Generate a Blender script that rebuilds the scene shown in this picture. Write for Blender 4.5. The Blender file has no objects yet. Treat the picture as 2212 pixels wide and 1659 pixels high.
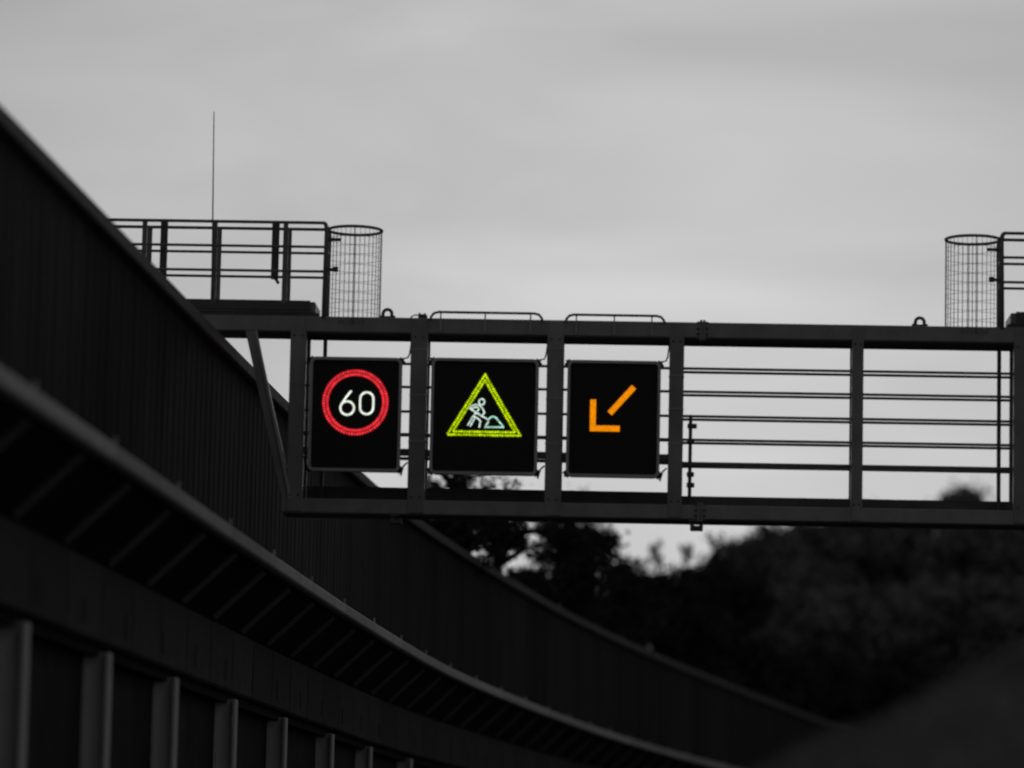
import bpy, math, random
from mathutils import Vector, Matrix

random.seed(7)
scene = bpy.context.scene
COL = scene.collection

# ------------------------------------------------------------------ camera
PW, PH = 2212.0, 1659.0            # survey frame of the photograph
F = 8401.0                         # focal length in survey pixels
PITCH = math.atan(1090.0 / F)
ROLL = math.radians(1.2)
EYE = Vector((0, 0, 1.5))
fwd = Vector((0, math.cos(PITCH), math.sin(PITCH)))
up0 = Vector((0, -math.sin(PITCH), math.cos(PITCH)))
r0 = Vector((1, 0, 0))
rgt = r0 * math.cos(ROLL) + up0 * math.sin(ROLL)
upv = up0 * math.cos(ROLL) - r0 * math.sin(ROLL)
cam_d = bpy.data.cameras.new('camera')
cam = bpy.data.objects.new('camera', cam_d)
COL.objects.link(cam)
m = Matrix((rgt, upv, -fwd)).transposed().to_4x4()
m.translation = EYE
cam.matrix_world = m
cam_d.sensor_width = 36.0
cam_d.lens = 36.0 * F / PW
cam_d.clip_start = 0.1
cam_d.clip_end = 6000
cam_d.dof.use_dof = True
cam_d.dof.focus_distance = 56.5
cam_d.dof.aperture_fstop = 0.62
scene.camera = cam

# ------------------------------------------------------------------ world, sun, exposure
SUN_EL, SUN_AZ = math.radians(9.0), math.radians(1.5)     # behind the cloud, straight ahead (+Y)
world = bpy.data.worlds.new('World')
scene.world = world
world.use_nodes = True
nt = world.node_tree
nt.nodes.clear()
N = nt.nodes.new
L = nt.links.new
sky = N('ShaderNodeTexSky')
sky.sky_type = 'NISHITA'
sky.sun_disc = False
sky.sun_elevation = SUN_EL
sky.sun_rotation = SUN_AZ
sky.dust_density = 4.0
sky.air_density = 1.0
bw = N('ShaderNodeRGBToBW')
powr = N('ShaderNodeMath'); powr.operation = 'POWER'; powr.inputs[1].default_value = 0.52
gain = N('ShaderNodeMath'); gain.operation = 'MULTIPLY'; gain.inputs[1].default_value = 0.68
tc = N('ShaderNodeTexCoord')
mp = N('ShaderNodeMapping')
mp.inputs['Scale'].default_value = (7.0, 2.0, 26.0)
mp.inputs['Rotation'].default_value = (0, math.radians(3), 0)
nz = N('ShaderNodeTexNoise')
nz.inputs['Scale'].default_value = 1.0
nz.inputs['Detail'].default_value = 5.0
nz.inputs['Roughness'].default_value = 0.5
nz.inputs['Distortion'].default_value = 0.5
mr = N('ShaderNodeMapRange')
mr.inputs['From Min'].default_value = 0.25
mr.inputs['From Max'].default_value = 0.75
mr.inputs['To Min'].default_value = 0.84
mr.inputs['To Max'].default_value = 1.15
mul = N('ShaderNodeMath'); mul.operation = 'MULTIPLY'
bg = N('ShaderNodeBackground'); bg.inputs['Strength'].default_value = 0.10
wo = N('ShaderNodeOutputWorld')
L(sky.outputs[0], bw.inputs[0]); L(bw.outputs[0], powr.inputs[0]); L(powr.outputs[0], gain.inputs[0])
L(tc.outputs['Generated'], mp.inputs['Vector']); L(mp.outputs[0], nz.inputs['Vector'])
L(nz.outputs['Fac'], mr.inputs['Value'])
L(gain.outputs[0], mul.inputs[0]); L(mr.outputs[0], mul.inputs[1])
L(mul.outputs[0], bg.inputs['Color']); L(bg.outputs[0], wo.inputs['Surface'])

sun_d = bpy.data.lights.new('sun', 'SUN')
sun_d.energy = 0.5
sun_d.angle = math.radians(20)
sun_d.color = (1, 1, 1)
sun = bpy.data.objects.new('sun', sun_d)
COL.objects.link(sun)
sdir = Vector((math.sin(SUN_AZ) * math.cos(SUN_EL), math.cos(SUN_AZ) * math.cos(SUN_EL), math.sin(SUN_EL)))
sun.rotation_euler = sdir.to_track_quat('Z', 'Y').to_euler()
sun.location = sdir * 100

vs = scene.view_settings
vs.view_transform = 'Standard'
vs.look = 'None'
vs.exposure = 0.0
vs.gamma = 1.0
vs.use_curve_mapping = False
scene.cycles.use_denoising = True
scene.cycles.filter_width = 1.8
scene.cycles.max_bounces = 6

# ------------------------------------------------------------------ helpers
def ray(x, y):
    return fwd + rgt * ((x - PW / 2) / F) - upv * ((y - PH / 2) / F)

def at(x, y, depth):
    """place seen at survey pixel x, y, at this distance ahead (world Y)"""
    d = ray(x, y)
    return EYE + d * ((depth - EYE.y) / d.y)

def tag(o, label=None, cat=None, group=None, kind=None):
    if label: o['label'] = label
    if cat: o['category'] = cat
    if group: o['group'] = group
    if kind: o['kind'] = kind
    return o

def empty(name, loc, rz=0.0, parent=None):
    o = bpy.data.objects.new(name, None)
    o.empty_display_size = 0.2
    COL.objects.link(o)
    o.location = loc
    o.rotation_euler = (0, 0, rz)
    if parent: o.parent = parent
    return o

class MB:
    def __init__(s):
        s.v = []; s.f = []; s.sm = []
    def add(s, vs_, fs_, smooth=False):
        b = len(s.v)
        s.v += [tuple(q) for q in vs_]
        s.f += [tuple(i + b for i in q) for q in fs_]
        s.sm += [smooth] * len(fs_)
        return s
    def box(s, x0, x1, y0, y1, z0, z1, bev=0.0):
        if bev <= 0:
            vs_ = [(x0, y0, z0), (x1, y0, z0), (x1, y1, z0), (x0, y1, z0), (x0, y0, z1), (x1, y0, z1), (x1, y1, z1), (x0, y1, z1)]
            return s.add(vs_, [(0, 3, 2, 1), (4, 5, 6, 7), (0, 1, 5, 4), (1, 2, 6, 5), (2, 3, 7, 6), (3, 0, 4, 7)])
        # chamfered box: octagonal outline in x-y and chamfered ends in z
        b = bev
        def ring(z, i):
            a0, a1, c0, c1 = x0 + i, x1 - i, y0 + i, y1 - i
            k = b
            return [(a0 + k, c0, z), (a1 - k, c0, z), (a1, c0 + k, z), (a1, c1 - k, z), (a1 - k, c1, z), (a0 + k, c1, z), (a0, c1 - k, z), (a0, c0 + k, z)]
        vs_ = ring(z0, b) + ring(z0 + b, 0) + ring(z1 - b, 0) + ring(z1, b)
        fs_ = [tuple(range(7, -1, -1)), tuple(range(24, 32))]
        for r_ in range(3):
            for i in range(8):
                j = (i + 1) % 8
                fs_.append((r_ * 8 + i, r_ * 8 + j, r_ * 8 + 8 + j, r_ * 8 + 8 + i))
        return s.add(vs_, fs_)
    def bar(s, a, b, wx, wy, up=(0, 0, 1)):
        """rectangular bar from a to b"""
        a = Vector(a); b = Vector(b)
        d = (b - a).normalized()
        u = Vector(up)
        if abs(d.dot(u)) > 0.95: u = Vector((0, 1, 0))
        x = d.cross(u).normalized(); y = x.cross(d)
        vs_ = []
        for p in (a, b):
            for sx, sy in ((-1, -1), (1, -1), (1, 1), (-1, 1)):
                vs_.append(p + x * (sx * wx / 2) + y * (sy * wy / 2))
        return s.add(vs_, [(3, 2, 1, 0), (4, 5, 6, 7), (0, 1, 5, 4), (1, 2, 6, 5), (2, 3, 7, 6), (3, 0, 4, 7)])
    def tube(s, pts, r, n=8, closed=False):
        pts = [Vector(p) for p in pts]
        k = len(pts)
        rr = r if isinstance(r, (list, tuple)) else [r] * k
        vs_ = []; prev = None
        for i, p in enumerate(pts):
            if closed: d = (pts[(i + 1) % k] - pts[i - 1])
            elif i == 0: d = pts[1] - p
            elif i == k - 1: d = p - pts[-2]
            else: d = pts[i + 1] - pts[i - 1]
            d.normalize()
            if prev is None:
                u = Vector((0, 0, 1)) if abs(d.z) < 0.9 else Vector((1, 0, 0))
                x = d.cross(u).normalized()
            else:
                x = (prev - d * prev.dot(d)).normalized()
            prev = x
            y = d.cross(x)
            for j in range(n):
                a = 2 * math.pi * j / n
                vs_.append(p + x * (math.cos(a) * rr[i]) + y * (math.sin(a) * rr[i]))
        fs_ = []
        for i in range(k if closed else k - 1):
            i2 = (i + 1) % k
            for j in range(n):
                j2 = (j + 1) % n
                fs_.append((i * n + j, i * n + j2, i2 * n + j2, i2 * n + j))
        if not closed:
            fs_.append(tuple(range(n - 1, -1, -1)))
            fs_.append(tuple((k - 1) * n + j for j in range(n)))
        return s.add(vs_, fs_, True)
    def prism(s, outline, y0, y1):
        """outline of (x, z) points extruded along y"""
        k = len(outline)
        vs_ = [(x, y0, z) for x, z in outline] + [(x, y1, z) for x, z in outline]
        fs_ = [tuple(range(k)), tuple(range(2 * k - 1, k - 1, -1))]
        for i in range(k):
            j = (i + 1) % k
            fs_.append((i, i + k, j + k, j))
        return s.add(vs_, fs_)
    def ring_prism(s, outer, inner, y0, y1):
        k = len(outer)
        vs_ = [(x, y0, z) for x, z in outer] + [(x, y0, z) for x, z in inner] + [(x, y1, z) for x, z in outer] + [(x, y1, z) for x, z in inner]
        fs_ = []
        for i in range(k):
            j = (i + 1) % k
            fs_ += [(i, j, k + j, k + i), (2 * k + i, 3 * k + i, 3 * k + j, 2 * k + j), (i, 2 * k + i, 2 * k + j, j), (k + i, k + j, 3 * k + j, 3 * k + i)]
        return s.add(vs_, fs_)
    def mesh(s, name, mat):
        me = bpy.data.meshes.new(name)
        me.from_pydata(s.v, [], s.f)
        me.polygons.foreach_set('use_smooth', s.sm)
        me.materials.append(mat)
        me.update()
        return me
    def build(s, name, mat, parent=None, loc=(0, 0, 0), rz=0.0):
        return put(name, s.mesh(name, mat), parent, loc, rz)

def put(name, me, parent=None, loc=(0, 0, 0), rz=0.0):
    o = bpy.data.objects.new(name, me)
    COL.objects.link(o)
    o.location = loc
    o.rotation_euler = (0, 0, rz)
    if parent: o.parent = parent
    return o

def rounded(w, h, r, n=5, cx=0.0, cz=0.0):
    out = []
    for qx, qz, a0 in ((1, 1, 0), (-1, 1, 90), (-1, -1, 180), (1, -1, 270)):
        for i in range(n + 1):
            a = math.radians(a0 + 90 * i / n)
            out.append((cx + qx * (w / 2 - r) + r * math.cos(a), cz + qz * (h / 2 - r) + r * math.sin(a)))
    return out

# ------------------------------------------------------------------ materials (grey photograph: neutral colours)
def mat(name, lo, hi, rough=0.7, spec=0.3, scale=6.0, stretch=(1, 1, 1), bump=0.0, metal=0.0, vary=0.0):
    ma = bpy.data.materials.new(name)
    ma.use_nodes = True
    t = ma.node_tree
    b = t.nodes['Principled BSDF']
    co = t.nodes.new('ShaderNodeTexCoord')
    mpn = t.nodes.new('ShaderNodeMapping')
    mpn.inputs['Scale'].default_value = stretch
    n1 = t.nodes.new('ShaderNodeTexNoise')
    n1.inputs['Scale'].default_value = scale
    n1.inputs['Detail'].default_value = 6
    n1.inputs['Roughness'].default_value = 0.6
    ramp = t.nodes.new('ShaderNodeMapRange')
    ramp.inputs['From Min'].default_value = 0.3
    ramp.inputs['From Max'].default_value = 0.7
    ramp.inputs['To Min'].default_value = lo
    ramp.inputs['To Max'].default_value = hi
    t.links.new(co.outputs['Object'], mpn.inputs['Vector'])
    t.links.new(mpn.outputs[0], n1.inputs['Vector'])
    t.links.new(n1.outputs['Fac'], ramp.inputs['Value'])
    src = ramp.outputs[0]
    if vary:                         # pieces of one wall weather differently
        oi = t.nodes.new('ShaderNodeObjectInfo')
        vr = t.nodes.new('ShaderNodeMapRange')
        vr.inputs['To Min'].default_value = 1 - vary
        vr.inputs['To Max'].default_value = 1 + vary
        mu = t.nodes.new('ShaderNodeMath'); mu.operation = 'MULTIPLY'
        t.links.new(oi.outputs['Random'], vr.inputs['Value'])
        t.links.new(vr.outputs[0], mu.inputs[0]); t.links.new(src, mu.inputs[1])
        src = mu.outputs[0]
    t.links.new(src, b.inputs['Base Color'])
    b.inputs['Roughness'].default_value = rough
    b.inputs['Specular IOR Level'].default_value = spec
    b.inputs['Metallic'].default_value = metal
    if bump:
        bp = t.nodes.new('ShaderNodeBump')
        bp.inputs['Strength'].default_value = bump
        bp.inputs['Distance'].default_value = 0.02
        n2 = t.nodes.new('ShaderNodeTexNoise')
        n2.inputs['Scale'].default_value = scale * 7
        n2.inputs['Detail'].default_value = 4
        t.links.new(mpn.outputs[0], n2.inputs['Vector'])
        t.links.new(n2.outputs['Fac'], bp.inputs['Height'])
        t.links.new(bp.outputs[0], b.inputs['Normal'])
    return ma

def emat(name, col, strength, spread=0.0):
    ma = bpy.data.materials.new(name)
    ma.use_nodes = True
    t = ma.node_tree
    b = t.nodes['Principled BSDF']
    b.inputs['Base Color'].default_value = (0.02, 0.02, 0.02, 1)
    b.inputs['Emission Color'].default_value = (*col, 1)
    b.inputs['Emission Strength'].default_value = strength
    if spread:                       # lamps of one display are not all equally strong
        g = t.nodes.new('ShaderNodeNewGeometry')
        r_ = t.nodes.new('ShaderNodeMapRange')
        r_.inputs['To Min'].default_value = strength * (1 - spread)
        r_.inputs['To Max'].default_value = strength * (1 + spread)
        t.links.new(g.outputs['Random Per Island'], r_.inputs['Value'])
        t.links.new(r_.outputs[0], b.inputs['Emission Strength'])
    return ma

M = {
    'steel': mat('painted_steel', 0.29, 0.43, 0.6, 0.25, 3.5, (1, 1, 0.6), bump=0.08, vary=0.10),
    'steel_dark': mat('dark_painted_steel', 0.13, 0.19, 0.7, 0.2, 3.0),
    'galv': mat('galvanised_tube', 0.22, 0.32, 0.55, 0.3, 8.0),
    'strap': mat('pale_strap', 0.55, 0.65, 0.6, 0.3, 8.0),
    'wire': mat('wire_mesh', 0.3, 0.4, 0.6, 0.3, 8.0),
    'rim': mat('sign_rim', 0.58, 0.70, 0.5, 0.3, 5.0),
    'face': mat('matt_black_face', 0.035, 0.05, 0.8, 0.1, 60.0, bump=0.1),
    'housing': mat('sign_housing', 0.05, 0.07, 0.6, 0.2, 4.0),
    'cable': mat('black_cable', 0.02, 0.03, 0.6, 0.2, 9.0),
    'wall': mat('dark_barrier_panel', 0.038, 0.075, 0.9, 0.05, 1.6, (1, 1, 0.12), bump=0.2, vary=0.22),
    'wall_low': mat('lower_barrier_panel', 0.045, 0.07, 0.9, 0.05, 1.6, bump=0.1),
    'coping': mat('barrier_coping', 0.16, 0.24, 0.85, 0.1, 2.0, bump=0.15),
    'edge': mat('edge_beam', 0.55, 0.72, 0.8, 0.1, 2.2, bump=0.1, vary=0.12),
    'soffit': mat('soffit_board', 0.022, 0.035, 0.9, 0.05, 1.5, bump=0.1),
    'rib': mat('soffit_rib', 0.24, 0.32, 0.8, 0.1, 3.0),
    'fascia': mat('fascia_panel', 0.09, 0.14, 0.9, 0.05, 1.5, bump=0.15, vary=0.15),
    'post': mat('barrier_post', 0.66, 0.82, 0.75, 0.1, 2.0, (1, 1, 0.3), bump=0.1),
    'asphalt': mat('asphalt', 0.035, 0.06, 0.9, 0.2, 4.0, bump=0.2),
    'ground': mat('verge_ground', 0.035, 0.06, 0.95, 0.1, 0.6, bump=0.3),
    'bank': mat('grass_bank', 0.18, 0.32, 0.95, 0.05, 1.2, bump=0.4),
    'grass': mat('grass_blades', 0.2, 0.34, 0.9, 0.1, 2.0),
    'hill': mat('wooded_hill_soil', 0.03, 0.05, 0.95, 0.05, 0.3, bump=0.3),
    'bark': mat('bark', 0.03, 0.055, 0.95, 0.1, 5.0, bump=0.3),
    'leaf_dark': mat('dark_foliage', 0.055, 0.11, 0.9, 0.05, 0.8),
    'leaf_mid': mat('mid_foliage', 0.20, 0.32, 0.9, 0.05, 0.35),
    'led_red': emat('red_leds', (1.0, 0.035, 0.05), 1.1, 0.3),
    'led_white': emat('white_leds', (0.93, 1.0, 0.88), 1.0, 0.15),
    'led_cool': emat('mixed_white_leds', (0.78, 0.98, 0.86), 0.88, 0.3),
    'led_green_white': emat('cool_white_leds', (0.5, 0.95, 0.75), 0.85, 0.35),
    'led_yellow': emat('yellow_green_leds', (0.47, 0.68, 0.0), 1.15, 0.35),
    'led_orange': emat('amber_leds', (1.0, 0.29, 0.0), 0.97, 0.12),
}

# ------------------------------------------------------------------ ground and road
m_ = MB()
m_.add([(-3000, -300, 0), (3000, -300, 0), (3000, 5000, 0), (-3000, 5000, 0)], [(0, 1, 2, 3)])
tag(m_.build('ground', M['ground']), 'dark verge ground under the gantry and walls', kind='structure')

CURVE = [(-20, -8.6), (0, -7.1), (20, -5.72), (34.8, -4.70), (50, -3.70), (60, -2.98), (72, -1.95), (84.2, -0.45),
         (97.6, 1.44), (110, 3.50), (123, 5.95), (138.3, 9.02), (162.4, 13.98), (185, 19.2), (215, 26.6)]

def wall_x(y):
    k = 0
    while k < len(CURVE) - 2 and CURVE[k + 1][0] < y: k += 1
    def slope(i):
        if i <= 0: return (CURVE[1][1] - CURVE[0][1]) / (CURVE[1][0] - CURVE[0][0])
        if i >= len(CURVE) - 1: return (CURVE[-1][1] - CURVE[-2][1]) / (CURVE[-1][0] - CURVE[-2][0])
        return (CURVE[i + 1][1] - CURVE[i - 1][1]) / (CURVE[i + 1][0] - CURVE[i - 1][0])
    (ya, xa), (yb, xb) = CURVE[k], CURVE[k + 1]
    h = yb - ya; t = (y - ya) / h
    t2, t3 = t * t, t * t * t
    return (2 * t3 - 3 * t2 + 1) * xa + (t3 - 2 * t2 + t) * h * slope(k) + (-2 * t3 + 3 * t2) * xb + (t3 - t2) * h * slope(k + 1)

def wall_frame(y):
    """point on the barrier line and heading of the tangent (local x runs along the wall, local y towards the road)"""
    p = Vector((wall_x(y), y, 0))
    q = Vector((wall_x(y + 0.5), y + 0.5, 0)) - Vector((wall_x(y - 0.5), y - 0.5, 0))
    return p, math.atan2(q.y, q.x)

m_ = MB()
ys = [-20 + i * 4 for i in range(58)]
vv = []; ff = []
for i, y in enumerate(ys):
    x = wall_x(y)
    vv += [(x + 0.35, y, 0.004), (x + 4.6, y, 0.004)]
    if i: ff.append((2 * i - 2, 2 * i - 1, 2 * i + 1, 2 * i))
m_.add(vv, ff)
tag(m_.build('road', M['asphalt']), 'narrow asphalt slip road below the barrier', kind='structure')

# grassy bank on the right of the road
def bank_z(x, y):
    toe = 0.20 + 0.02 * (y - 20)
    d = x - toe
    if d <= 0: return -0.05
    prof = 1.85 * (1 - math.exp(-d / 0.40)) + 0.38 * d * (1 if d < 4 else 4 / d)
    fade = 1 / (1 + math.exp((y - 28) / 1.5)) * 1 / (1 + math.exp(-(y - 18.5) / 0.7))
    bump = 0.06 * math.sin(x * 1.7 + y * 0.7) + 0.04 * math.sin(x * 3.9 - y * 1.3) + 0.03 * math.sin(y * 2.9 + x)
    return prof * fade + bump * min(1, d / 2) * fade - 0.05
vv = []; ff = []
nx, ny = 60, 90
for j in range(ny + 1):
    for i in range(nx + 1):
        x = 0.1 + 12 * (i / nx) ** 1.5; y = 14 + 22 * j / ny
        vv.append((x, y, bank_z(x, y)))
for j in range(ny):
    for i in range(nx):
        a = j * (nx + 1) + i
        ff.append((a, a + 1, a + nx + 2, a + nx + 1))
m_ = MB(); m_.add(vv, ff, True)
bank = m_.build('embankment', M['bank'])
tag(bank, 'pale grassy bank in the lower right corner', kind='structure')
m_ = MB()
rg = random.Random(3)
for k in range(26000):
    x = 0.3 + 6 * rg.random() ** 1.3; y = 17 + 12 * rg.random()
    z = bank_z(x, y)
    if z < 0.3: continue
    a = rg.random() * math.pi * 2; h = 0.04 + 0.10 * rg.random(); w = 0.012 + 0.01 * rg.random()
    c, s_ = math.cos(a) * w, math.sin(a) * w
    lx, ly = (rg.random() - 0.5) * h, (rg.random() - 0.5) * h
    m_.add([(x - c, y - s_, z - 0.02), (x + c, y + s_, z - 0.02), (x + lx, y + ly, z + h)], [(0, 1, 2)])
tag(m_.build('grass', M['grass']), 'short rough grass on the right-hand bank', 'grass', kind='stuff')

# wooded hillside far right
def hill_z(x, y):
    a = max(0.0, min(1.0, (x - 6) / 34)); a = a * a * (3 - 2 * a)
    b = max(0.0, min(1.0, (y - 200) / 45)); b = b * b * (3 - 2 * b)
    return 17.5 * a * b + 0.6 * math.sin(x * 0.35) * b - 0.3 + 12.5 * b - 6.0 * a * b
vv = []; ff = []
for j in range(31):
    for i in range(61):
        x = -90 + 240 * i / 60; y = 190 + 200 * j / 30
        vv.append((x, y, hill_z(x, y)))
for j in range(30):
    for i in range(60):
        a = j * 61 + i
        ff.append((a, a + 1, a + 62, a + 61))
m_ = MB(); m_.add(vv, ff, True)
tag(m_.build('hillside', M['hill']), 'dark wooded hillside behind the curving barrier', kind='structure')

# ------------------------------------------------------------------ noise barrier
ZT, ZR = 8.49, 5.50        # top of coping, top of edge beam
BAY = 4.0
p0, _ = wall_frame(18.0)
barrier = empty('noise_barrier', (wall_x(18.0), 18.0, 0))
tag(barrier, 'tall dark noise barrier with jutting ribbed ledge curving away on the left', 'noise barrier')
BO = barrier.location.copy()

bays = [16.0]
while bays[-1] < 205:
    y = bays[-1]
    q = Vector((wall_x(y), y)); yn = y + BAY * 0.9
    for _i in range(12):
        d = (Vector((wall_x(yn), yn)) - q).length
        yn += (BAY - d)
    bays.append(yn)

def panel_mesh():
    mb = MB()
    out = []                              # plan outline of a ribbed sheet
    n = 9; p = BAY / n
    for i in range(n):
        x = i * p
        out += [(x + 0.006 if i == 0 else x, -0.115), (x + p * 0.45, -0.115), (x + p * 0.55, -0.109), (x + p * 0.92, -0.109)]
    out += [(BAY - 0.006, -0.115), (BAY - 0.006, -0.22), (0.006, -0.22)]
    z0, z1 = 5.42, 8.31
    k = len(out)
    vs_ = [(x, y, z0) for x, y in out] + [(x, y, z1) for x, y in out]
    fs_ = [(i, (i + 1) % k, (i + 1) % k + k, i + k) for i in range(k)]
    fs_ += [tuple(range(k - 1, -1, -1)), tuple(range(k, 2 * k))]
    return mb.add(vs_, fs_).mesh('upper_panel', M['wall'])

me_panel = panel_mesh()
me_coping = MB().box(0.004, BAY - 0.004, -0.30, 0.0, 8.312, ZT, 0.02).mesh('coping', M['coping'])
mb = MB().box(0.008, BAY - 0.008, 0.84, 0.975, ZR - 0.15, ZR + 0.01, 0.02)
mb.box(0.05, 0.085, 0.93, 0.955, ZR, ZR + 0.09)        # joint lug
me_edge = mb.mesh('edge_beam', M['edge'])
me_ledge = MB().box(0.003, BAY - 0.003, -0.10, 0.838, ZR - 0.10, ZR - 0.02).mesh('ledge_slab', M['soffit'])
mb = MB()
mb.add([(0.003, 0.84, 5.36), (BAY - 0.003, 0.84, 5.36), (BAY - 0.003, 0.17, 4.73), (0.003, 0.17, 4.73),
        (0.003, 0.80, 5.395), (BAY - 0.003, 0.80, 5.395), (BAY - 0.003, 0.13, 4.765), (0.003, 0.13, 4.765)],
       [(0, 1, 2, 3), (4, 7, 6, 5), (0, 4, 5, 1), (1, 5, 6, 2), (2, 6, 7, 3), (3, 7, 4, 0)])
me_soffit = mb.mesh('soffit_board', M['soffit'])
me_fascia = MB().box(0.03, BAY / 2 - 0.03, 0.05, 0.20, 3.92, 4.72, 0.03).mesh('fascia_panel', M['fascia'])
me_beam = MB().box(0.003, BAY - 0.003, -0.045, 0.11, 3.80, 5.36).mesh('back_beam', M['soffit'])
me_low = MB().box(0.01, BAY - 0.01, -0.20, -0.05, 0.0, 3.855).mesh('lower_panel', M['wall_low'])
mb = MB()
mb.add([(-0.035, 0.80, 5.335), (0.035, 0.80, 5.335), (0.035, 0.20, 4.765), (-0.035, 0.20, 4.765),
        (-0.035, 0.84, 5.29), (0.035, 0.84, 5.29), (0.035, 0.24, 4.72), (-0.035, 0.24, 4.72)],
       [(0, 1, 2, 3), (4, 7, 6, 5), (0, 4, 5, 1), (1, 5, 6, 2), (2, 6, 7, 3), (3, 7, 4, 0)])
me_rib = mb.mesh('soffit_rib', M['rib'])
mb = MB()                                       # H-section post
mb.box(-0.13, 0.13, 0.19, 0.23, 0.0, 3.84, 0.006)
mb.box(-0.10, 0.10, -0.04, -0.01, 0.0, 3.84)
mb.box(-0.02, 0.02, -0.01, 0.19, 0.0, 3.84)
me_post = mb.mesh('barrier_post', M['post'])
mb = MB().box(-0.06, 0.06, 0.19, 0.218, 4.05, 4.30, 0.006)
me_block = mb.mesh('fascia_block', M['fascia'])

for i in range(len(bays) - 1):
    y = bays[i]
    a = Vector((wall_x(y), y, 0)); b = Vector((wall_x(bays[i + 1]), bays[i + 1], 0))
    h = math.atan2(b.y - a.y, b.x - a.x)
    # local x along the wall, local +y must face the road (right of the heading): mirror by using heading with -y
    def place(name, me, dx=0.0):
        o = put(name, me, barrier)
        d = (b - a).normalized()
        right = Vector((d.y, -d.x, 0))
        mt = Matrix((d, right, Vector((0, 0, 1)))).transposed().to_4x4()
        mt.translation = a - BO + d * dx
        o.matrix_local = mt
        return o
    place('upper_panel', me_panel); place('coping', me_coping); place('edge_beam', me_edge)
    place('ledge_slab', me_ledge); place('soffit_board', me_soffit)
    place('fascia_panel', me_fascia); place('fascia_panel', me_fascia, BAY / 2)
    place('back_beam', me_beam); place('lower_panel', me_low)

def along(name, me, y):
    p = Vector((wall_x(y), y, 0))
    d = (Vector((wall_x(y + 0.5), y + 0.5, 0)) - Vector((wall_x(y - 0.5), y - 0.5, 0))).normalized()
    mt = Matrix((d, Vector((d.y, -d.x, 0)), Vector((0, 0, 1)))).transposed().to_4x4()
    mt.translation = p - BO
    o = put(name, me, barrier)
    o.matrix_local = mt
    return o
me_refl = MB().box(-0.05, 0.05, -0.048, 0.02, 2.55, 2.68, 0.012).mesh('reflector', M['strap'])
for y in (42.0, 46.9):
    along('reflector', me_refl, y)
y = 22.0
while y < 150:
    along('soffit_rib', me_rib, y)
    along('fascia_block', me_block, y + 1.3)
    y += 2.6
for y in (26.2, 31.0, 35.8, 40.4, 45.1, 50.2, 55.4, 61.0, 66.3, 72.2, 78.0, 84.0, 90.0):
    along('barrier_post', me_post, y)

# ------------------------------------------------------------------ sign gantry
PSI = math.radians(2.0)
G0 = Vector((0, 50, 0))
gn = Vector((math.sin(PSI), math.cos(PSI), 0)); ge = Vector((math.cos(PSI), -math.sin(PSI), 0))
def gan(x, y, v=0.0):
    d = ray(x, y)
    g = G0 + gn * v
    p = EYE + d * ((g - EYE).dot(gn) / d.dot(gn))
    return (p - G0).dot(ge), p.z
def U(x, y=900, v=0.0): return gan(x, y, v)[0]
def Zz(y, x=1106, v=0.0): return gan(x, y, v)[1]
PX = 50.0 / F                     # metres per survey pixel at the gantry

gantry = empty('sign_gantry', G0, -PSI)
tag(gantry, 'dark steel overhead gantry crossing the picture and carrying three lit signs', 'gantry')
def g_(mb, name, ma, parent=None, kind=None):
    o = mb.build(name, ma, parent or gantry)
    if kind: o['kind'] = kind
    return o

ZT1, ZT0 = 8.835, 8.632           # top chord
ZB1, ZB0 = 6.455, 6.268           # bottom chord
DEP = 0.76
UL, UR = U(240), U(2620)
UB = U(606, 1095)
for v0 in (0.0, DEP - 0.16):
    g_(MB().box(UL, UR, v0, v0 + 0.16, ZT0, ZT1, 0.012), 'top_chord', M['steel'])
    g_(MB().box(UB, UR, v0, v0 + 0.16, ZB0, ZB1, 0.012), 'bottom_chord', M['steel'])
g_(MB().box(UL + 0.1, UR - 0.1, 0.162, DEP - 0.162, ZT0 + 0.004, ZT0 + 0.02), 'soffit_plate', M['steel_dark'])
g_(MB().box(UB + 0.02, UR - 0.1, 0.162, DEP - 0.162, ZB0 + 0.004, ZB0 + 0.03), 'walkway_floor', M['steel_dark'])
# toe board along the walkway, one length per bay
posts = [(640, 35), (902, 37), (1197, 36), (1460, 32), (1852, 25), (2207, 34), (2420, 34)]
for (xa, wa), (xb, wb) in zip(posts[:-1], posts[1:]):
    ua = U(xa + wa / 2 - 4, 1060); ub = U(xb - wb / 2 + 4, 1060)
    top = 0.215 if xa < 1400 else 0.17
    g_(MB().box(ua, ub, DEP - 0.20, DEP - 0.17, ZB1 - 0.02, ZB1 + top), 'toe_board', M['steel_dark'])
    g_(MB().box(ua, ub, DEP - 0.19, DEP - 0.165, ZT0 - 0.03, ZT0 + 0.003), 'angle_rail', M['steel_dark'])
post_objs = []
for x, w in posts:
    u = U(x); hw = w * PX / 2
    po = g_(MB().box(u - hw, u + hw, -0.012, 0.15, ZB0 + 0.012, ZT1 - 0.012, 0.012), 'front_post', M['steel'])
    post_objs.append((u, hw, po))
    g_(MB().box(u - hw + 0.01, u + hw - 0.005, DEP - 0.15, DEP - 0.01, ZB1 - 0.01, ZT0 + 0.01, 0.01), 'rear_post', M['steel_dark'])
    for zc in (ZT0 + 0.05, ZB0 + 0.07):                     # cross members tying front to back
        g_(MB().box(u - 0.05, u + 0.05, 0.152, DEP - 0.15, zc, zc + 0.08), 'cross_member', M['steel_dark'])
    for zz in (ZT0 - 0.05, ZB1 + 0.04):                     # gusset plates with bolts
        for du in (-hw * 0.5, hw * 0.5):
            g_(MB().tube([(u + du, -0.011, zz), (u + du, -0.026, zz)], 0.014, 6), 'bolt', M['steel_dark'], po)
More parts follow.
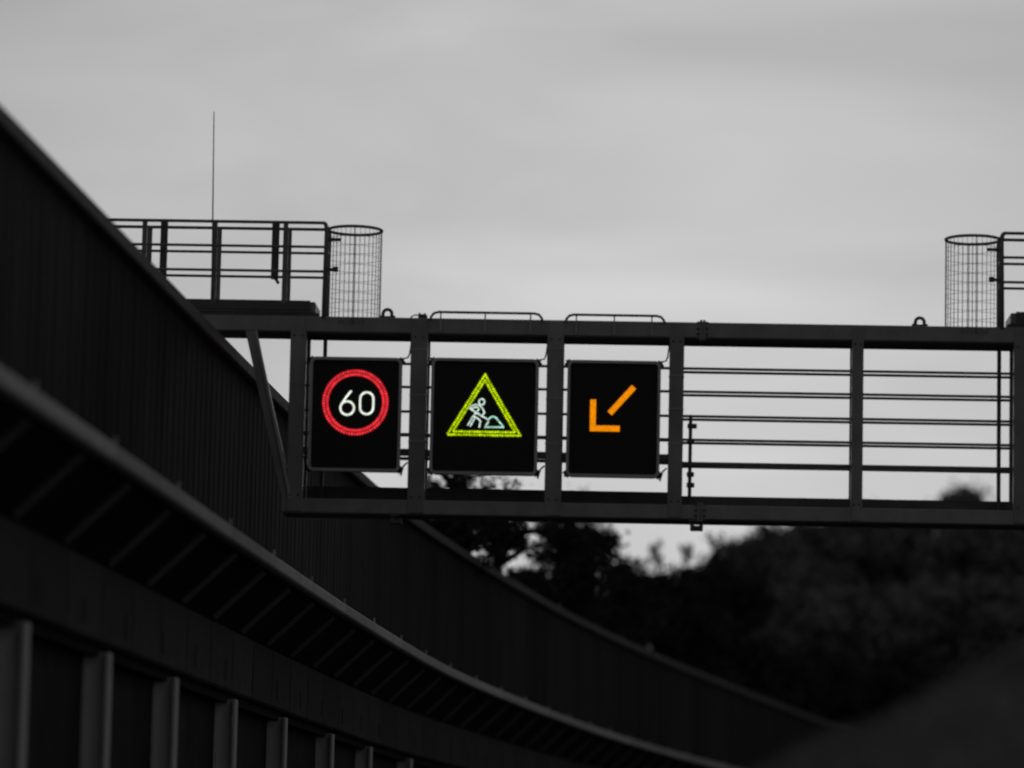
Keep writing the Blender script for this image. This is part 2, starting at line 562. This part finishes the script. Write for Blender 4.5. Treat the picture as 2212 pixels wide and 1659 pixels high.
# pale straps round the posts
for k, ysx in ((1, (755, 853, 953)), (2, (753, 860, 958)), (3, (812, 883, 958))):
    u, hw, po = post_objs[k]
    for yy in ysx:
        z = Zz(yy, posts[k][0])
        mb = MB().box(u - hw - 0.004, u + hw + 0.004, -0.019, 0.152, z - 0.006, z + 0.006)
        mb.box(u + hw - 0.03, u + hw - 0.008, -0.026, -0.018, z - 0.011, z + 0.011)
        g_(mb, 'strap', M['strap'], po)
# raking brace at the left end (two flats)
a0 = (U(541, 722), 0.06, ZT0 + 0.01); a1 = (U(624, 1090), 0.06, ZB0 + 0.1)
g_(MB().bar(a0, a1, 0.14, 0.10, (0, 1, 0)), 'raking_brace', M['steel'])
b0 = (U(553, 722), -0.012, ZT0 + 0.0); b1 = (U(627, 1078), -0.012, ZB1)
g_(MB().bar(b0, b1, 0.03, 0.02, (0, 1, 0)), 'brace_flange', M['strap'])
# bolted splice right of the third sign
us = U(1515, 900)
for zc0, zc1 in ((ZT0, ZT1), (ZB0, ZB1)):
    for du in (-0.035, 0.005):
        g_(MB().box(us + du, us + du + 0.03, -0.025, 0.185, zc0 - 0.03, zc1 + 0.028), 'splice_flange', M['steel'])
    for dz in (-0.02, 0.05, 0.12, 0.2):
        g_(MB().tube([(us - 0.075, -0.012, zc0 + dz), (us + 0.075, -0.012, zc0 + dz)], 0.011, 6), 'splice_bolt', M['steel_dark'])
    for du in (-0.19, -0.1, 0.1, 0.19):
        g_(MB().tube([(us + du, 0.07, zc0 - 0.022), (us + du, 0.07, zc0 + 0.01)], 0.022, 6), 'splice_nut', M['steel_dark'])
# walkway rails: five heights, front and back
for yy in (796, 846, 899, 950, 1001):
    z = Zz(yy, 1481, 0.2)
    r_ = 0.018 if yy < 990 else 0.022
    g_(MB().tube([(U(655), 0.2, z), (U(1460), 0.2, z), (UR - 0.1, 0.2, z)], r_, 8), 'guard_rail', M['galv'])
    g_(MB().tube([(U(1450), 0.56, z), (U(1800), 0.56, z), (UR - 0.1, 0.56, z)], r_, 8), 'guard_rail', M['galv'])
# cable pipe with clamps next to the splice, and its foot bracket
up_ = U(1491, 980)
pipe = g_(MB().tube([(up_, 0.17, Zz(893, 1491)), (up_, 0.17, ZB1 - 0.02)], 0.024, 8), 'cable_pipe', M['steel_dark'])
for yy, w in ((917, 0.09), (950, 0.05), (1001, 0.10), (1022, 0.05), (1045, 0.06)):
    z = Zz(yy, 1491)
    g_(MB().box(up_ - 0.04, up_ + 0.02 + w * 0.7, 0.13, 0.21, z - 0.03, z + 0.03, 0.008), 'clamp', M['steel_dark'], pipe)
# ladder stiles below the two cages
for x in (692, 2165):
    for v in (0.42, 0.50):
        g_(MB().box(U(x) - 0.022, U(x) + 0.022, v, v + 0.03, ZB0 + 0.05, ZT0 + 0.05), 'ladder_stile', M['steel_dark'])
# hand rails on the top chord above the second and third sign
for xa, xb, ps, ytop in ((930, 1172, (952, 1048, 1146), 674.5), (1222, 1436, (1245, 1327, 1408), 680)):
    xm = (xa + xb) / 2
    z = Zz(ytop + 2, xm)
    ua, ub = U(xa, 690), U(xb, 690)
    R_ = 0.085
    pts = [(ua, -0.035, ZT1 - 0.03), (ua + 0.01, -0.035, z - R_ * 0.7), (ua + R_ * 0.55, -0.035, z - R_ * 0.18), (ua + R_ * 1.2, -0.035, z),
           (ub - R_ * 1.2, -0.035, z), (ub - R_ * 0.55, -0.035, z - R_ * 0.18), (ub - 0.01, -0.035, z - R_ * 0.7), (ub, -0.035, ZT1 - 0.03)]
    hr = g_(MB().tube(pts, 0.017, 8), 'top_handrail', M['galv'])
    for x in ps:
        u = U(x, 700)
        g_(MB().box(u - 0.009, u + 0.009, -0.032, -0.004, ZT0 + 0.02, z), 'stanchion', M['strap'], hr)
# lifting eyes
for x in (836, 1988):
    u = U(x, 680)
    base = MB().box(u - 0.10, u + 0.10, 0.04, 0.12, ZT1 - 0.01, ZT1 + 0.025, 0.008)
    eye = []
    for i in range(14):
        a = math.pi * (-0.15 + 1.3 * i / 13)
        eye.append((u + 0.058 * math.cos(a), 0.08, ZT1 + 0.055 + 0.06 * math.sin(a)))
    base.tube([(u + 0.10, 0.08, ZT1 + 0.01)] + eye + [(u - 0.10, 0.08, ZT1 + 0.01)], 0.022, 8)
    g_(base, 'lifting_eye', M['steel_dark'])
# junction box with a loop of cable on the chord
u = U(912, 683)
jb = g_(MB().box(u - 0.055, u + 0.06, 0.02, 0.16, ZT1 - 0.005, ZT1 + 0.055, 0.012), 'junction_box', M['steel_dark'])
g_(MB().tube([(u - 0.05, 0.08, ZT1 + 0.045), (u - 0.09, 0.08, ZT1 + 0.05), (u - 0.14, 0.08, ZT1 + 0.03), (u - 0.165, 0.08, ZT1 - 0.01)], 0.009, 6), 'cable_loop', M['cable'], jb)
g_(MB().box(u - 0.05, u - 0.03, 0.05, 0.09, ZT1 + 0.05, ZT1 + 0.075).box(u + 0.02, u + 0.04, 0.05, 0.09, ZT1 + 0.05, ZT1 + 0.07), 'lug', M['steel_dark'], jb)

# end platforms with railings and ladder cages, left and a mirrored one on the right
UM = (U(692) + U(2165)) / 2
def platform(sgn):
    def X(x): 
        u = U(x, 600)
        return u if sgn > 0 else 2 * UM - u
    def bx(mb, xa, xb, *r):
        a, b = X(xa), X(xb)
        return mb.box(min(a, b), max(a, b), *r)
    zd1, zd0 = Zz(650, 540), Zz(678, 540)
    deck = g_(bx(MB(), 60, 683, 0.0, DEP, zd0 + 0.03, zd1, 0.01), 'platform_deck', M['steel'])
    g_(bx(MB(), 60, 672, -0.03, -0.002, zd0 + 0.06, zd1 + 0.012), 'toe_board', M['steel_dark'], deck)
    g_(bx(MB(), 60, 690, 0.02, DEP - 0.02, ZT1 + 0.002, zd0 + 0.028), 'deck_bearer', M['steel_dark'], deck)
    rl = empty('platform_railing', (0, 0, 0), 0, gantry)
    V0, V1 = -0.02, 0.50
    hs = [Zz(480, 560), Zz(532, 560), Zz(585, 560)]
    for v in (V0, V1):
        for k, z in enumerate(hs):
            g_(MB().tube([(X(70), v, z), (X(400), v, z), (X(700), v, z)], 0.021 if k == 0 else 0.018, 8), 'rail', M['galv'], rl)
        for x in (160, 310, 462, 615):
            u = X(x)
            g_(MB().box(u - 0.032, u + 0.032, v - 0.014, v + 0.014, zd1 - 0.03, hs[0] + 0.01), 'railing_post', M['galv'], rl)
        u = X(701)
        g_(MB().tube([(u, v, ZT1 - 0.02), (u + 0.012 * sgn, v, hs[0] - 0.09), (u, v, hs[0] - 0.02), (u - 0.03 * sgn, v, hs[0])], 0.026, 8), 'end_post', M['galv'], rl)
    for k, z in enumerate(hs):
        g_(MB().tube([(X(701), V0, z - 0.01), (X(701), V1, z - 0.01)], 0.02, 8), 'end_rail', M['galv'], rl)
    # folded gate leaf, and a stouter post near the wall
    zt = hs[0]
    if sgn > 0:
        gate = g_(bx(MB(), 583, 599, 0.10, 0.16, Zz(600, 590), zt + 0.01, 0.008), 'gate_leaf', M['steel_dark'], rl)
        g_(MB().bar((X(592), 0.13, Zz(597, 592)), (X(600), 0.13, Zz(609, 600)), 0.04, 0.04), 'gate_latch', M['steel_dark'], rl)
        g_(bx(MB(), 340, 355, 0.16, 0.24, zd1 - 0.02, zt + 0.04, 0.01), 'stout_post', M['steel_dark'], rl)
        g_(MB().tube([(X(460), -0.05, zd1), (U(463, 245), -0.05, Zz(243, 462))], [0.012, 0.006], 8), 'lightning_rod', M['galv'], rl)
    # ladder cage
    cg = empty('ladder_cage', (0, 0, 0), 0, gantry)
    rad = 0.352
    uc = X(761); vc = 0.30
    zt = Zz(498, 761, vc)
    zb = ZT1 - 0.1
    n = 28
    def hoop(z, r_): return [(uc + rad * math.cos(2 * math.pi * i / n), vc + rad * math.sin(2 * math.pi * i / n), z) for i in range(n)]
    g_(MB().tube(hoop(zt, 0), 0.020, 8, True), 'hoop', M['galv'], cg)
    mb = MB()
    for i in range(34):
        a = 2 * math.pi * i / 34
        mb.tube([(uc + rad * math.cos(a), vc + rad * math.sin(a), zb), (uc + rad * math.cos(a), vc + rad * math.sin(a), zt)], 0.0027, 4)
    k = 0
    z = zt - 0.125
    while z > zb:
        mb.tube(hoop(z, 0), 0.0027, 4, True); z -= 0.125
    g_(mb, 'wire_mesh', M['wire'], cg, 'stuff')
    for i in (0, 7, 14, 21):
        a = 2 * math.pi * i / n + (0.05 if i else 0)
        g_(MB().tube([(uc + rad * math.cos(a), vc + rad * math.sin(a), zb), (uc + rad * math.cos(a), vc + rad * math.sin(a), zt)], 0.006, 6), 'cage_upright', M['galv'], cg)
    for yy in (518, 583):
        z = Zz(yy, 715)
        g_(bx(MB(), 700, 735 if yy < 550 else 730, -0.04, 0.0, z - 0.02, z + 0.02, 0.006), 'cage_bracket', M['steel_dark'], cg)
        if yy > 550: g_(bx(MB(), 720, 731, -0.07, -0.041, z - 0.035, z + 0.035, 0.006), 'bracket_plate', M['steel_dark'], cg)
platform(1)
platform(-1)
# legs: outside the barrier on the left, on the bank on the right
for x in (300, 2560):
    u = U(x)
    for v in (0.02, DEP - 0.22):
        g_(MB().box(u - 0.16, u + 0.16, v, v + 0.2, 0.0, ZT0 - 0.004, 0.02), 'leg', M['steel'])
    g_(MB().box(u - 0.4, u + 0.4, -0.2, DEP + 0.2, 0.0, 0.35, 0.02), 'footing', M['coping'])

# overhead detectors below the bottom chord
def detector(x, y, label, s=1.0):
    u, z = U(x, y), ZB0
    o = empty('traffic_detector', G0 + ge * u + Vector((0, 0, z)), -PSI)
    MB().box(-0.075 * s, 0.055 * s, -0.01, 0.10, -0.035 * s, -0.002, 0.006).build('mounting_plate', M['steel_dark'], o)
    MB().bar((-0.05 * s, 0.04, -0.03 * s), (-0.02 * s, 0.04, -0.10 * s), 0.025, 0.05).build('arm', M['steel_dark'], o)
    mb = MB().box(-0.055 * s, 0.075 * s, -0.07, 0.12, -0.145 * s, -0.085 * s, 0.012)
    mb.box(0.06 * s, 0.11 * s, -0.05, 0.09, -0.15 * s, -0.06 * s, 0.012)
    mb.build('sensor_head', M['steel_dark'], o)
    MB().tube([(0.03 * s, 0.05, -0.004), (0.075 * s, 0.05, -0.03 * s), (0.07 * s, 0.05, -0.09 * s)], 0.008, 6).build('cable', M['cable'], o)
    tag(o, label, 'traffic detector')
detector(1500, 1140, 'small black detector hanging under the gantry right of the arrow sign')
detector(852, 1135, 'small black detector hanging under the gantry below the speed limit sign', 0.9)

# ------------------------------------------------------------------ lit signs
def led_dots(mb, pts, r, ry=None, ang=None):
    for i, (x, z) in enumerate(pts):
        vs_ = []
        a0 = ang[i] if ang else 0.0
        for lev, k in ((0.0, 1.0), (-0.006, 0.8)):
            for j in range(6):
                a = j * math.pi / 3
                dx, dz = r * k * math.cos(a), (ry or r) * k * math.sin(a)
                vs_.append((x + dx * math.cos(a0) - dz * math.sin(a0), lev, z + dx * math.sin(a0) + dz * math.cos(a0)))
        fs_ = [(6, 7, 8, 9, 10, 11)] + [(j, (j + 1) % 6, 6 + (j + 1) % 6, 6 + j) for j in range(6)]
        mb.add(vs_, fs_)
    return mb

def resample(pts, step):
    out = [pts[0]]; acc = 0.0
    for (xa, ya), (xb, yb) in zip(pts[:-1], pts[1:]):
        d = math.hypot(xb - xa, yb - ya)
        t = step - acc
        while t <= d + 1e-9:
            out.append((xa + (xb - xa) * t / d, ya + (yb - ya) * t / d)); t += step
        acc = d - (t - step)
    return out

def sign(name, px, py, w, h, label):
    """px, py: centre in the survey frame; w, h outer size in survey pixels"""
    u, z = gan(px, py, -0.09)
    o = empty(name, G0 + ge * u + gn * (-0.09) + Vector((0, 0, z)), -PSI)
    tag(o, label, 'traffic sign', 'lit lane signs on the gantry')
    W, H = w * PX, h * PX
    MB().prism(rounded(W - 0.03, H - 0.03, 0.06), 0.012, 0.235).build('housing', M['housing'], o)
    MB().ring_prism(rounded(W, H, 0.075), rounded(W - 0.075, H - 0.075, 0.045), -0.035, 0.05).build('rim', M['rim'], o)
    MB().prism(rounded(W - 0.078, H - 0.078, 0.044), 0.0, 0.011).build('face_panel', M['face'], o)
    for sx in (-1, 1):
        for zz, t, ex in ((-0.235 * 2, 0.045, 1), (-0.02 * 2 - 0.2, 0.022, 1)):
            mb = MB().box(min(sx * (W / 2 - 0.02), sx * (W / 2 + 0.13)), max(sx * (W / 2 - 0.02), sx * (W / 2 + 0.13)), 0.10, 0.17, zz * H / 1.49 - t, zz * H / 1.49 + t, 0.006)
            mb.build('mounting_bracket', M['steel_dark'], o)
        for sz in (-1, 1):
            cx, cz = sx * (W / 2 - 0.012), sz * (H / 2 - 0.03)
            mb = MB().bar((cx - sx * 0.03, 0.02, cz + sz * 0.03), (cx + sx * 0.035, 0.02, cz - sz * 0.04), 0.05, 0.04, (0, 1, 0))
            mb.bar((cx + sx * 0.01, 0.0, cz + sz * 0.01), (cx + sx * 0.03, 0.0, cz + sz * 0.03), 0.025, 0.03, (0, 1, 0))
            mb.build('corner_clamp', M['cable'], o)
    # feed cable from the post to the top right corner
    pts = [(W / 2 + 0.0, 0.03, H / 2 - 0.02), (W / 2 + 0.03, 0.04, H / 2 + 0.005), (W / 2 + 0.065, 0.06, H / 2 + 0.015), (W / 2 + 0.085, 0.08, H / 2 + 0.07), (W / 2 + 0.10, 0.1, H / 2 + 0.19), (W / 2 + 0.10, 0.12, H / 2 + 0.30)]
    MB().tube(pts, 0.010, 6).build('feed_cable', M['cable'], o)
    pts = [(W / 2 - 0.02, 0.05, -H / 2 + 0.03), (W / 2 + 0.01, 0.06, -H / 2 - 0.03), (W / 2 + 0.04, 0.08, -H / 2 + 0.09), (W / 2 + 0.09, 0.1, -H / 2 + 0.14)]
    MB().tube(pts, 0.012, 6).build('drain_cable', M['cable'], o)
    return o

def led(o, mb, name, ma):
    c = mb.build(name, ma, o, (0, -0.004, 0))
    c['kind'] = 'stuff'
    return c

# --- speed limit 60
s1 = sign('led_sign', 767, 895, 201, 250, 'black lit sign showing 60 in white inside a red ring')
cz = 26 * PX
mb = MB()
for r_, n, off in ((61.6, 74, 0.0), (69.2, 74, 0.5)):
    pts = []; an = []
    for i in range(n):
        a = 2 * math.pi * (i + off) / n
        pts.append((r_ * PX * math.cos(a), cz + r_ * PX * math.sin(a))); an.append(a)
    led_dots(mb, pts, 3.7 * PX, 2.2 * PX, an)
led(s1, mb, 'red_led_ring', M['led_red'])
pts = [(-17.5 + 15 * math.cos(math.radians(a)), -12.6 + 15 * math.sin(math.radians(a))) for a in range(150, 150 + 361, 18)]
six = resample(pts, 5.1)[:-1] + resample([(-30.0, -4.5), (-24, 6.0), (-16, 17.0), (-8.5, 26.5)], 4.9)
led(s1, led_dots(MB(), [(x * PX, cz + z * PX) for x, z in six], 2.9 * PX), 'led_digit', M['led_white'])
pts = []
for i in range(33):
    a = 2 * math.pi * i / 32
    cxs, szs = math.cos(a), math.sin(a)
    pts.append((24.8 + 14.5 * cxs, -1.3 + 9.5 * (1 if szs > 0.01 else -1 if szs < -0.01 else 0) + 14.5 * szs))
led(s1, led_dots(MB(), [(x * PX, cz + z * PX) for x, z in resample(pts, 5.0)], 2.9 * PX), 'led_digit', M['led_white'])

# --- road works triangle
s2 = sign('led_sign', 1046, 900, 234, 254, 'black lit sign with yellow triangle around a white digging worker')
mb = MB()
A, B_, C_ = (0, 95), (-82, -42), (82, -42)
def tri_inset(d):
    cx_, cy_ = 0, -41 + 134 * 0.36
    k = 1 - d / 48.0
    return [(cx_ + (x - cx_) * k, cy_ + (y - cy_) * k) for x, y in (A, B_, C_)]
rt = random.Random(5)
for d, st in ((1.6, 5.6), (8.4, 5.6)):
    t = tri_inset(d)
    pts = resample(t + [t[0]], st)
    led_dots(mb, [((x + rt.uniform(-.35, .35)) * PX, (z + rt.uniform(-.35, .35)) * PX) for x, z in pts], 2.8 * PX)
led(s2, mb, 'yellow_led_triangle', M['led_yellow'])
def W_(pts):        # strokes read off an enlargement: ten units to the survey pixel, turned back by the camera roll
    out = []
    for x, y in pts:
        dx, dy = (x - 920) / 10.08, (y - 1100) / 10.08
        out.append((dx * math.cos(ROLL) + dy * math.sin(ROLL), -(dy * math.cos(ROLL) - dx * math.sin(ROLL))))
    return out
head = [(865 + 62 * math.cos(a * math.pi / 10), 775 + 66 * math.sin(a * math.pi / 10)) for a in range(21)]
man = [head,
       [(605, 905), (665, 855), (745, 830), (840, 868), (895, 940), (922, 1010), (892, 1060)],
       [(640, 930), (690, 905), (760, 880), (800, 935), (770, 985)],
       [(720, 1035), (760, 1030), (800, 1040)],
       [(690, 1085), (790, 1145), (838, 1205), (822, 1270), (812, 1335)],
       [(660, 1110), (620, 1190), (585, 1250), (555, 1290)],
       [(712, 1130), (670, 1210), (635, 1270), (605, 1325)]]
tool = [[(610, 920), (730, 1000), (850, 1075), (960, 1140), (1040, 1195)], [(1005, 1225), (955, 1300)]]
pile = [[(1025, 1150), (1065, 1112), (1120, 1098), (1185, 1130), (1235, 1200), (1290, 1262), (1340, 1330)], [(940, 1332), (1345, 1335)]]
for strokes, nm, mt, r_ in ((man, 'worker_figure', 'led_cool', 2.15), (tool, 'shovel', 'led_cool', 2.3), (pile, 'soil_heap', 'led_green_white', 2.3)):
    mb = MB()
    for st in strokes:
        led_dots(mb, [(x * PX, z * PX) for x, z in resample(W_(st), 3.9)], r_ * PX)
    led(s2, mb, nm, M[mt])

# --- lane change arrow
s3 = sign('led_sign', 1325, 905, 203, 255, 'black lit sign with an orange arrow pointing down to the left')
def bar_dots(mb, xa, za, xb, zb, rows=(-4.2, 0, 4.2), st=4.34):
    d = math.hypot(xb - xa, zb - za); nx_, nz_ = -(zb - za) / d, (xb - xa) / d
    for q in rows:
        led_dots(mb, [(x * PX, z * PX) for x, z in resample([(xa + nx_ * q, za + nz_ * q), (xb + nx_ * q, zb + nz_ * q)], st)], 2.6 * PX)
mb = MB(); bar_dots(mb, 42.0, 69, -7.0, 13.5); led(s3, mb, 'arrow_shaft', M['led_orange'])
mb = MB(); bar_dots(mb, -44.5, 39.7, -44.5, -25.5); bar_dots(mb, -36.0, -21.2, 16, -21.2); led(s3, mb, 'arrow_head', M['led_orange'])

# ------------------------------------------------------------------ trees
def tree(name, label, x, y, depth, rx, rz, leaf, count, ma, clumps=26, fill=0.55, twigs=14, seed=1, base_z=0.0, group=None, cat='tree', tight=1.0, lean=0.0):
    rr = random.Random(seed)
    c = at(x, y, depth)
    root = Vector((c.x - lean + rr.uniform(-0.3, 0.3), c.y, base_z))
    o = empty(name, root)
    tag(o, label, cat, group)
    cc = c - root
    H = cc.z
    mb = MB()
    th = max(0.10, 0.022 * (H + rz))
    trunk_pts = [Vector((0, 0, -0.3)), Vector((rr.uniform(-.1, .1), 0, H * 0.35)), Vector((cc.x * 0.5 + rr.uniform(-.15, .15), 0, H * 0.7)), Vector((cc.x, 0, H)), Vector((cc.x + rr.uniform(-.2, .2), 0, H + rz * 0.8))]
    mb.tube(trunk_pts, [th, th * 0.85, th * 0.65, th * 0.45, th * 0.12], 8)
    centres = []
    for k in range(clumps):
        while True:
            p = Vector((rr.uniform(-1, 1), rr.uniform(-1, 1), rr.uniform(-1, 1)))
            if p.length <= 1: break
        p = p * (0.35 + 0.65 * rr.random()) if rr.random() < fill else p.normalized() * rr.uniform(0.7, 1.0)
        q = cc + Vector((p.x * rx, p.y * rx, p.z * rz))
        centres.append(q)
    for k, q in enumerate(centres[:twigs]):
        b = Vector((cc.x * 0.9, 0, max(H * 0.5, min(H + rz * 0.5, q.z - rr.uniform(0.2, 0.6) * rz))))
        mid = (b + q) / 2 + Vector((rr.uniform(-.15, .15), rr.uniform(-.15, .15), 0.12 * rz))
        tip = q + (q - mid) * 0.3
        mb.tube([b, mid, q, tip], [th * 0.38, th * 0.26, th * 0.13, th * 0.04], 5)
    mb.build('trunk', M['bark'], o)
    lf = MB()
    per = max(1, count // clumps)
    for q in centres:
        cr = tight * rr.uniform(0.16, 0.34) * (rx + rz) / 2
        for _k in range(per):
            g = Vector((rr.gauss(0, 1), rr.gauss(0, 1), rr.gauss(0, 1) * 0.8)) * (cr * 0.55)
            p = q + g
            s = leaf * rr.uniform(0.6, 1.35)
            d = Vector((rr.gauss(0, 1), rr.gauss(0, 1), rr.gauss(0, 0.7))).normalized()
            e = d.cross(Vector((rr.gauss(0, 1), rr.gauss(0, 1), rr.gauss(0, 1)))).normalized()
            lf.add([p - d * s * 0.5, p + e * s * 0.28, p + d * s * 0.5, p - e * s * 0.28], [(0, 1, 2, 3)])
    lf.build('crown', ma, o)
    return o

LD, LM_ = M['leaf_dark'], M['leaf_mid']
tree('broadleaf_tree', 'sparse lacy tree behind the barrier with sky showing through its leaves', 985, 1108, 83, 1.65, 1.35, 0.11, 7000, LD, 150, 0.8, 80, 11, tight=0.55, lean=1.5)
tree('broadleaf_tree', 'thin airy tree between the lacy tree and the dense black tree', 1090, 1160, 88, 0.95, 0.95, 0.11, 3600, LD, 75, 0.8, 50, 26, tight=0.6, lean=1.4)
tree('broadleaf_tree', 'dense black leafy tree under the middle of the gantry', 1240, 1212, 105, 1.12, 1.85, 0.15, 15000, LD, 90, 0.75, 20, 12, lean=0.7)
tree('broadleaf_tree', 'low dark tree filling the gap above the curving barrier below the lacy tree', 1140, 1270, 103, 0.7, 0.85, 0.16, 6000, LD, 40, 0.75, 10, 13)
tree('broadleaf_tree', 'small ragged tree at the right edge of the dense black tree', 1345, 1265, 120, 0.75, 1.25, 0.17, 4500, LD, 40, 0.7, 14, 14)
tree('broadleaf_tree', 'dark bushy tree hugging the barrier below the dense black tree', 1300, 1355, 122, 1.7, 1.15, 0.2, 9000, LD, 60, 0.75, 10, 19)
tree('broadleaf_tree', 'low rounded dark tree below the open sky gap under the gantry', 1455, 1325, 137, 1.95, 1.65, 0.22, 15000, LD, 80, 0.75, 10, 15)
tree('broadleaf_tree', 'dark tree between the barrier top and the paler wooded hillside', 1545, 1420, 152, 2.2, 2.2, 0.26, 14000, LD, 70, 0.75, 10, 16)
tree('shrub', 'near black rounded bush at the far end of the barrier', 1830, 1510, 196, 2.7, 1.6, 0.32, 11000, LD, 60, 0.75, 8, 17, cat='bush')
tree('shrub', 'dark bush just above the barrier coping left of the black rounded bush', 1680, 1490, 172, 2.3, 1.5, 0.3, 10000, LD, 50, 0.75, 8, 18, cat='bush')
tree('shrub', 'dark thicket filling the dip between the low rounded tree and the hillside', 1575, 1290, 168, 2.2, 1.5, 0.28, 9000, LD, 60, 0.75, 8, 21, cat='bush')
tree('shrub', 'dark thicket sitting on the barrier line left of the low rounded tree', 1385, 1365, 134, 1.1, 0.9, 0.22, 6000, LD, 40, 0.75, 8, 22, cat='bush')
tree('shrub', 'dark thicket between the two black bushes at the far end of the barrier', 1755, 1460, 186, 2.3, 1.6, 0.3, 9000, LD, 50, 0.75, 8, 23, cat='bush')
tree('shrub', 'dark thicket right of the near black bush, above the grassy bank', 1945, 1470, 190, 2.6, 1.6, 0.32, 9000, LD, 50, 0.75, 8, 24, cat='bush')
# bare shoots above the low trees
def shoots(x, y0, y1, depth, seed, label):
    rr = random.Random(seed)
    b = at(x, y0, depth); t = at(x, y1, depth)
    o = empty('sapling', (b.x, b.y, 0))
    tag(o, label, 'sapling')
    H0, H1 = b.z, t.z
    mb = MB()
    mb.tube([(0, 0, -0.2), (0.05, 0, H0 * 0.6), (0, 0, H0), (0.03, 0, H1)], [0.09, 0.07, 0.05, 0.018], 6)
    lf = MB()
    for k in range(7):
        z = H0 + (H1 - H0) * (0.05 + 0.8 * rr.random()); s = rr.choice((-1, 1))
        ln = rr.uniform(0.2, 0.5)
        e = Vector((s * ln * 0.55, rr.uniform(-.1, .1), z + ln))
        mb.tube([(0, 0, z), (s * ln * 0.3, 0, z + ln * 0.4), e], [0.026, 0.02, 0.010], 5)
        for j in range(14):
            p = Vector((0, 0, z)).lerp(e, rr.uniform(0.25, 1.05)) + Vector((rr.gauss(0, .05), rr.gauss(0, .05), rr.gauss(0, .05)))
            d = Vector((rr.gauss(0, 1), rr.gauss(0, 1), rr.gauss(0, 1))).normalized() * 0.07
            f_ = d.cross(Vector((0, 1, 0.3))).normalized() * 0.04
            lf.add([p - d, p + f_, p + d, p - f_], [(0, 1, 2, 3)])
    mb.build('trunk', M['bark'], o)
    lf.build('crown', LD, o)
shoots(1420, 1225, 1160, 138, 31, 'leftmost bare forked shoot against the sky under the gantry')
shoots(1483, 1225, 1172, 138, 32, 'middle bare shoot against the sky under the gantry')
shoots(1545, 1215, 1165, 138, 33, 'rightmost leaning shoot against the sky beside the hillside trees')
# trees on the hillside, right
HG = 'trees on the wooded hillside'
spots = [(1640, 1265, 214, 3.0, 3.3, 'grey tree at the left edge of the hillside wood, beside the sky gap'),
         (1750, 1235, 218, 3.4, 3.4, 'grey round tree on the hillside right of the leftmost one'),
         (1880, 1225, 222, 3.7, 3.4, 'grey tree on the hillside behind the slim gantry post'),
         (2093, 1200, 224, 2.3, 4.0, 'tallest hillside tree whose top shows above the gantry bottom beam'),
         (2220, 1245, 218, 3.7, 3.4, 'grey hillside tree at the right edge of the picture'),
         (1700, 1400, 206, 3.4, 2.9, 'lower hillside tree just above the dark bushes'),
         (1850, 1380, 208, 3.5, 2.8, 'lower hillside tree above the near black rounded bush'),
         (2000, 1370, 210, 3.5, 2.9, 'lower hillside tree in the middle of the wood'),
         (2150, 1370, 208, 3.5, 3.0, 'lower hillside tree just above the grassy bank at the right'),
         (1990, 1235, 218, 3.2, 3.0, 'grey hillside tree below and left of the tallest one')]
for i, (x, y, d, rx, rz, lab) in enumerate(spots):
    c = at(x, y, d)
    tree('hillside_tree', lab, x, y, d, rx, rz, 0.44, 11000, LM_, 80, 0.55, 8, 40 + i, max(0.0, hill_z(c.x, c.y)) if c.z - hill_z(c.x, c.y) > 1.0 else 0.0, HG)
